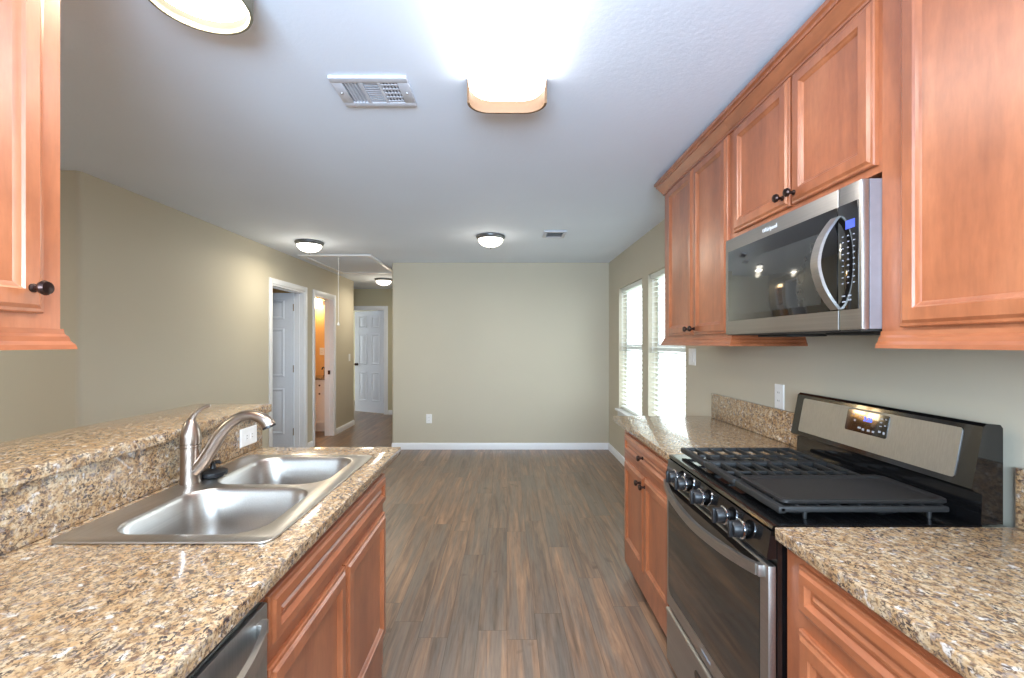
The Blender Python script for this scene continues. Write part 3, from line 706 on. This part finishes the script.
t = thing('griddle', 'flat black griddle plate lying on the nearest range grate', 'griddle', (.97, 1.35, .951))
b = MB(); rg = []
for ins, z in ((.004, .9515), (.0, .955), (.0, .963), (.004, .9655), (.010, .963), (.016, .959), (.03, .9585)): rg.append([(x, y, z) for x, y in rrect(.748 + ins, 1.206 - ins, 1.236 + ins, 1.468 - ins, .02, 5)])
b.loops(rg); b.build('plate', M['griddle'], t, 50)
b = MB(); b.box(1.150, 1.196, 1.452, 1.476, .9595, .964, .002); b.build('spill_lip', M['griddle'], t)

# ------------------------------------------------------------ microwave
MX, MY0, MY1, MZ0, MZ1 = .953, 1.222, 1.985, 1.424, 1.833
t = thing('microwave', 'stainless over-the-range microwave mounted between the wall cabinets', 'microwave', (1.15, 1.6, MZ0))
MB().box(.975, XR - .004, MY0, MY1, MZ0 + .004, MZ1, .002).build('case', M['casegrey'], t)
b = MB(); b.prism([(.958, MZ0 - .001), (XR - .02, MZ0 - .001), (XR - .02, MZ0 + .004), (.958, MZ0 + .004)], 'y', MY0 + .01, MY1 - .01); b.box(1.05, 1.20, MY0 + .08, MY0 + .28, MZ0 - .009, MZ0 - .001, .002); b.box(1.05, 1.20, MY1 - .28, MY1 - .08, MZ0 - .009, MZ0 - .001, .002); b.build('grease_filter', M['slot'], t)
SE = 1.308                      # seam between the door and the control side
b = MB(); b.box(MX, .974, SE + .0015, MY1, MZ0 + .002, MZ1, .004); md = b.build('door', M['steel'], t)
b = MB(); b.box(MX, .974, MY0, SE - .0015, MZ0 + .002, MZ1, .004); mp_ = b.build('control_side', M['steel'], t)
MB().box(MX - .0025, MX + .002, SE + .0015, MY1 - .028, 1.483, 1.780, .001).build('door_glass', M['blackglass'], md)
MB().box(MX - .0030, MX + .001, SE + .07, MY1 - .065, 1.507, 1.722, .0005).build('viewing_window', M['window'], md)
MB().box(MX - .0025, MX + .002, MY0 + .010, SE - .0015, 1.483, 1.780, .001).build('touch_panel', M['blackglass'], mp_)
MB().box(MX - .0034, MX - .0022, 1.243, 1.277, 1.708, 1.732).build('display', M['lcd'], mp_)
b = MB()
for k in range(9):
    for y in (1.288, 1.268, 1.247): b.box(MX - .0032, MX - .0022, y - .003 - .001 * (k % 2), y + .003, 1.688 - k * .0165, 1.691 - k * .0165)
for y, z in ((1.285, 1.520), (1.262, 1.520), (1.262, 1.508), (1.283, 1.504)): b.box(MX - .0032, MX - .0022, y - .006, y + .006, z, z + .004)
b.build('key_marks', M['mark'], mp_, 0)
q = smooth_path([(MX - .004, SE + .004, 1.752), (MX - .022, SE + .004, 1.730), (MX - .048, SE + .005, 1.685), (MX - .062, SE + .006, 1.620), (MX - .048, SE + .005, 1.555), (MX - .022, SE + .004, 1.508), (MX - .004, SE + .004, 1.486)], 6)
b = MB(); b.ribbon(q, .0055, .016, (.85, 0, .1), (0, 1, 0)); b.build('handle', M['steel'], md, 40)
lettering('Whirlpool', .022, facing((-1, 0, 0), (0, -1, 0), Z, (MX - .0006, 1.652, 1.806)), 'logo', M['logo'], md)

# ------------------------------------------------------------ wall plates
def plate(name, label, cat, o, U, N, w, h, kind, group=None, gang=1, horiz=False):
    """o = centre on the wall; U along the width"""
    o, U, N = Vector(o), Vector(U), Vector(N); V = Vector(Z)
    t = thing(name, label, cat, o, group); b = MB()
    b.panel(o - U * w / 2 - V * h / 2, U, V, N, w, h, [(0, .0003), (0, .003), (.004, .006), (.008, .006)]); b.build('cover_plate', M['plastic'], t)
    def rect(bb, c, hw, hh, d): bb.panel(o + c - U * hw - V * hh, U, V, N, 2 * hw, 2 * hh, [(0, .005), (.0005, d)])
    for g in range(gang):
        c = U * ((g - (gang - 1) / 2) * .046)
        if kind == 'switch':
            bb = MB(); rect(bb, c, .016, .033, .009); bb.build('rocker', M['plastic'], t)
        else:
            for s_ in (-1, 1):
                cc = c + (U if horiz else V) * (.02 * s_)
                bb = MB(); rect(bb, cc, .014, .014, .0075); rc = bb.build('receptacle', M['plastic'], t)
                bs = MB()
                for u in (-.006, .006):
                    d = cc + ((V if horiz else U) * u); bs.panel(o + d - U * (.004 if horiz else .001) - V * (.001 if horiz else .004), U, V, N, .008 if horiz else .002, .002 if horiz else .008, [(0, .0075), (0, .0079)])
                bs.build('slots', M['slot'], rc, 0)
    return t
plate('wall_outlet', 'white sideways outlet on the granite backsplash behind the faucet', 'outlet', (-1.1268, 1.98, .985), (0, 1, 0), (1, 0, 0), .125, .078, 'outlet', horiz=True)
plate('wall_outlet', 'white outlet low on the far beige wall', 'outlet', (-1.02, YF, .40), (1, 0, 0), (0, -1, 0), .075, .12, 'outlet')
plate('wall_outlet', 'white outlet above the granite backsplash beside the range backguard', 'outlet', (XR, 2.226, 1.128), (0, -1, 0), (-1, 0, 0), .075, .12, 'outlet')
plate('light_switch', 'white double switch under the wall cabinet beside the window', 'light switch', (XR, 3.275, 1.29), (0, -1, 0), (-1, 0, 0), .120, .12, 'switch', gang=2)
plate('light_switch', 'white light switch on the hall wall past the bathroom doorway', 'light switch', (XL, 7.52, 1.15), (0, 1, 0), (1, 0, 0), .075, .12, 'switch')

plate('wall_outlet', 'white outlet on the ochre bathroom wall above the vanity', 'outlet', (-3.09, 7.5995, 1.25), (1, 0, 0), (0, -1, 0), .075, .12, 'outlet')

# ------------------------------------------------------------ ceiling fixtures
def dome_light(loc, label, D=.285, lip=False):
    t = thing('ceiling_light', label, 'ceiling light', loc, 'round dome ceiling lights'); x, y, z = loc; R = D / 2
    MB().lathe([(R * .96, 0), (R, -.006), (R * 1.0, -.014), (R * .93, -.030), (R * .90, -.036), (R * .82, -.036)], loc, 'z', 40).build('metal_ring', M['ring'], t, 40)
    pr = [(R * .86, -.034)]
    for k in range(1, 13): a = PI / 2 * k / 12; pr.append((R * .86 * math.cos(a) + .0, -.034 - .075 * math.sin(a)))
    MB().lathe(pr, loc, 'z', 40).build('glass_dome', M['dome'], t, 60)
    MB().lathe([(.004, -.108), (.010, -.110), (.011, -.116), (.006, -.121), (.004, -.128), (.001, -.129)], loc, 'z', 14).build('finial', M['ring'], t, 50)
    return t
for p, e in (((-.16, 4.46), 5), ((-2.05, 4.72), 9), ((-2.02, 7.45), 9), ((-4.0, 1.0), 26)): bulb((*p, HT - .24), e * .25, (1, .91, .74)); area('bulb_down', (*p, HT - .14), (0, 0, 0), .2, .2, e * .9, (1, .91, .74))  # last entry is an added fill lamp over the dining area
c1 = dome_light((-.16, 4.46, HT - .0005), 'round dome light on the ceiling near the middle of the far wall')
dup(c1, (-2.05, 4.72, HT - .0005), 'round dome light at the left, in front of the attic hatch')
dup(c1, (-4.0, 1.0, HT - .0005), 'added unseen dome light over the dining area left of the kitchen')  # out-of-view fixture added to brighten the dining wall
dup(c1, (-2.02, 7.45, HT - .0005), 'round dome light far back in the hall, beyond the attic hatch')
t = thing('ceiling_light', 'large round white ceiling light cut off by the top left of the view', 'ceiling light', (-.885, 1.305, HT - .0005)); L = (-.885, 1.305, HT - .0005)
MB().lathe([(.136, 0), (.138, -.004), (.138, -.072), (.136, -.075), (.129, -.075), (.127, -.072), (.127, -.040)], L, 'z', 56, True, False).build('metal_ring', M['drum'], t, 40)
pr = [(.1265 * math.cos(PI / 2 * k / 12), -.040 - .012 * math.sin(PI / 2 * k / 12)) for k in range(13)]
MB().lathe(pr, L, 'z', 48).build('glass_diffuser', M['drumglass'], t, 60)

area('drum_bulb', (L[0], L[1], HT - .06), (0, 0, 0), .2, .2, 9, (1, .86, .62))
t = thing('fluorescent_light', 'long rectangular fluorescent ceiling light with glowing white diffuser', 'ceiling light', (0, 1.42, HT))
MB().box(-.10, .10, .70, 1.80, HT - .03, HT - .0005).build('housing', M['trim'], t)
FY0, FY1, FW = .67, 1.89, .152
def wrap(y0, y1, mat, name, round0, round1):
    rings = []; prof = [(.0, -.022), (.003, -.040), (.018, -.062), (.045, -.076)]
    for ins, z in prof: rings.append([(x, y, HT + z) for x, y in rrect(-FW + ins, FW - ins, y0 + ins, y1 - ins, .075, 8)])
    return MB().loops(rings).build(name, mat, t, 50)
wrap(FY0 + .014, FY1 - .014, M['fluo'], 'diffuser', 1, 1)
for y0, y1, sg in ((FY0, FY0 + .085, -1), (FY1 - .085, FY1, 1)):
    outer = [(x, y) for x, y in rrect(-FW - .006, FW + .006, FY0, FY1, .085, 10) if (y - (FY0 + FY1) / 2) * sg > (FY1 - FY0) / 2 - .0852]
    inner = [(x, y) for x, y in rrect(-FW + .003, FW - .003, FY0 + .009, FY1 - .009, .078, 10) if (y - (FY0 + FY1) / 2) * sg > (FY1 - FY0) / 2 - .0872]
    outer.sort(key=lambda p: (math.atan2(p[0], (p[1] - (y1 if sg < 0 else y0)) * sg + .001))); inner.sort(key=lambda p: (math.atan2(p[0], (p[1] - (y1 if sg < 0 else y0)) * sg + .001)))
    MB().prism(outer + inner[::-1], 'z', HT - .098, HT - .001).build('end_cap', M['cap'], t, 40)

area('tubes', (0, 1.28, HT - .084), (0, 0, 0), .25, 1.08, 10, (1, .93, .84))
t = thing('ceiling_vent', 'large white louvered vent on the ceiling near the fluorescent light', 'vent', (-.55, 1.89, HT))
vx0, vx1, vy0, vy1 = -.705, -.395, 1.782, 2.000
MB().box(vx0 + .02, vx1 - .02, vy0 + .02, vy1 - .02, HT - .003, HT - .0008).build('duct_backing', M['ventdark'], t)
b = MB(); fw = .034
for q in ((vx0, vx1, vy0, vy0 + fw), (vx0, vx1, vy1 - fw, vy1), (vx0, vx0 + .045, vy0 + fw, vy1 - fw), (vx1 - .045, vx1, vy0 + fw, vy1 - fw)): b.box(*q, HT - .013, HT - .0005, .002)
xa, xb_ = vx0 + .045, vx1 - .045; w3 = (xb_ - xa) / 3
b.box(xa + w3 - .006, xa + w3 + .006, vy0 + fw, vy1 - fw, HT - .013, HT - .0005); b.box(xa + 2 * w3 - .006, xa + 2 * w3 + .006, vy0 + fw, vy1 - fw, HT - .013, HT - .0005)
b.build('frame', M['vent'], t)
b = MB()
for k in range(5): x = xa + .008 + k * .0135; b.prism([(x, HT - .012), (x + .0035, HT - .012), (x + .008, HT - .003), (x + .0045, HT - .003)], 'y', vy0 + fw, vy1 - fw)
for k in range(9): y = vy0 + fw + .006 + k * .0165; b.prism([(y, HT - .011), (y + .008, HT - .011), (y + .011, HT - .004), (y + .003, HT - .004)], 'x', xa + w3 + .006, xa + 2 * w3 - .006)
for k in range(5):
    x = xa + 2 * w3 + .008 + k * .0135; b.box(x, x + .006, vy0 + fw, vy1 - fw, HT - .011, HT - .004)
for k in range(5):
    y = vy0 + fw + .012 + k * .030; b.box(xa + 2 * w3 + .006, xb_, y, y + .008, HT - .0125, HT - .011)
b.build('louvers', M['vent'], t)
for x, y in ((vx0 + .02, 1.89), (vx1 - .02, 1.89)): MB().lathe([(.006, -.013), (.005, -.0155), (.001, -.016)], (x, y, HT), 'z', 12).build('screw', M['alu'], t)
t = thing('ceiling_vent', 'small white vent on the ceiling near the far wall', 'vent', (.455, 4.37, HT))
MB().box(.37, .54, 4.27, 4.47, HT - .003, HT - .0008).build('duct_backing', M['ventdark'], t)
b = MB()
for q in ((.35, .56, 4.24, 4.28), (.35, .56, 4.46, 4.50), (.35, .38, 4.28, 4.46), (.53, .56, 4.28, 4.46)): b.box(*q, HT - .014, HT - .0005, .002)
b.build('frame', M['vent'], t)
b = MB()
for k in range(5): y = 4.295 + k * .033; b.prism([(y, HT - .013), (y + .004, HT - .013), (y + .018, HT - .004), (y + .014, HT - .004)], 'x', .38, .53)
b.build('louvers', M['vent'], t)

t = thing('attic_hatch', 'white framed attic hatch in the ceiling at the hall entrance', 'hatch', (-2.05, 6.1, HT))
hx0, hx1, hy0, hy1 = -2.48, -1.615, 5.39, 6.80
b = MB()
for q in ((hx0, hx1, hy0, hy0 + .06), (hx0, hx1, hy1 - .06, hy1), (hx0, hx0 + .06, hy0 + .06, hy1 - .06), (hx1 - .06, hx1, hy0 + .06, hy1 - .06)): b.box(*q, HT - .018, HT - .0005, .004)
b.build('frame', M['trim'], t)
MB().box(hx0 + .06, hx1 - .06, hy0 + .06, hy1 - .06, HT - .008, HT - .0008).build('panel', M['ceil'], t, 0)
MB().tube([(-2.06, 5.56, HT - .008), (-2.061, 5.56, 2.0), (-2.06, 5.56, 1.64)], .003, 8).build('pull_cord', M['plastic'], t)
MB().lathe([(.003, 1.645), (.010, 1.635), (.014, 1.620), (.012, 1.605), (.001, 1.600)], (-2.06, 5.56, 0), 'z', 14).build('pull_knob', M['plastic'], t)

# ------------------------------------------------------------ bathroom seen through the middle doorway
t = thing('bathroom_vanity', 'white bathroom vanity with granite top seen through the doorway', 'vanity', (-3.3, 7.35, 0))
MB().box(-4.0, -2.76, 7.10, 7.58, .10, .815).build('cabinet_body', M['vanity'], t)
MB().box(-4.0, -2.76, 7.16, 7.58, 0, .10).build('toe_board', M['vanity'], t)
for x0, x1 in ((-3.98, -3.37), (-3.36, -3.06), (-3.05, -2.775)):
    for z0, z1, nm in ((.66, .80, 'drawer_front'), (.13, .64, 'cabinet_door')):
        f = MB().panel((x0, 7.10, z0), (1, 0, 0), Z, (0, -1, 0), x1 - x0, z1 - z0, [(0, 0), (0, .012), (.004, .016), (.04, .016), (.046, .010)]).build(nm, M['vanity'], t, 20)
        kz = .73 if nm == 'drawer_front' else .60
        MB().lathe([(.006, -.016), (.006, -.026), (.014, -.032), (.012, -.042), (.001, -.044)], ((x0 + x1) / 2, 7.10, kz), 'y', 14).build('knob', M['bronze'], f)
MB().box(-4.02, -2.74, 7.06, 7.595, .816, .85, .004).build('granite_top', M['granite'], t)
t = thing('bathroom_faucet', 'small bronze faucet on the bathroom vanity top', 'faucet', (-2.98, 7.45, .85))
b = MB(); b.lathe([(.028, .8505), (.028, .86), (.018, .868), (.016, .94), (.012, .95)], (-2.98, 7.45, 0), 'z', 18)
b.tube(smooth_path([(-2.98, 7.45, .94), (-2.98, 7.42, .985), (-2.98, 7.36, .995), (-2.98, 7.33, .965)], 4), .010, 10); b.build('spout', M['bronze'], t, 50)
b = MB(); b.tube([(-2.98, 7.45, .95), (-2.98, 7.46, .98), (-2.98, 7.48, 1.0)], [.008, .006, .005], 8); b.build('lever', M['bronze'], t)
t = thing('bathroom_mirror', 'mirror above the bathroom vanity, left of the lit shades', 'mirror', (-3.6, 7.598, 1.0))
MB().box(-3.95, -3.24, 7.588, 7.599, .98, 1.90).build('mirror_glass', M['mirror'], t)
t = thing('vanity_light', 'lit amber vanity light bar above the bathroom mirror', 'wall light', (-3.2, 7.59, 2.05))
MB().box(-3.7, -2.80, 7.575, 7.599, 2.02, 2.09, .004).build('back_plate', M['bronze'], t)
for x in (-3.60, -3.36, -3.12): MB().lathe([(.03, 2.14), (.055, 2.12), (.07, 2.05), (.078, 1.97), (.074, 1.97)], (x, 7.495, 0), 'z', 24).build('glass_shade', M['warmglass'], t, 50)
for o in bpy.data.objects:
    if '_o' in o: del o['_o']
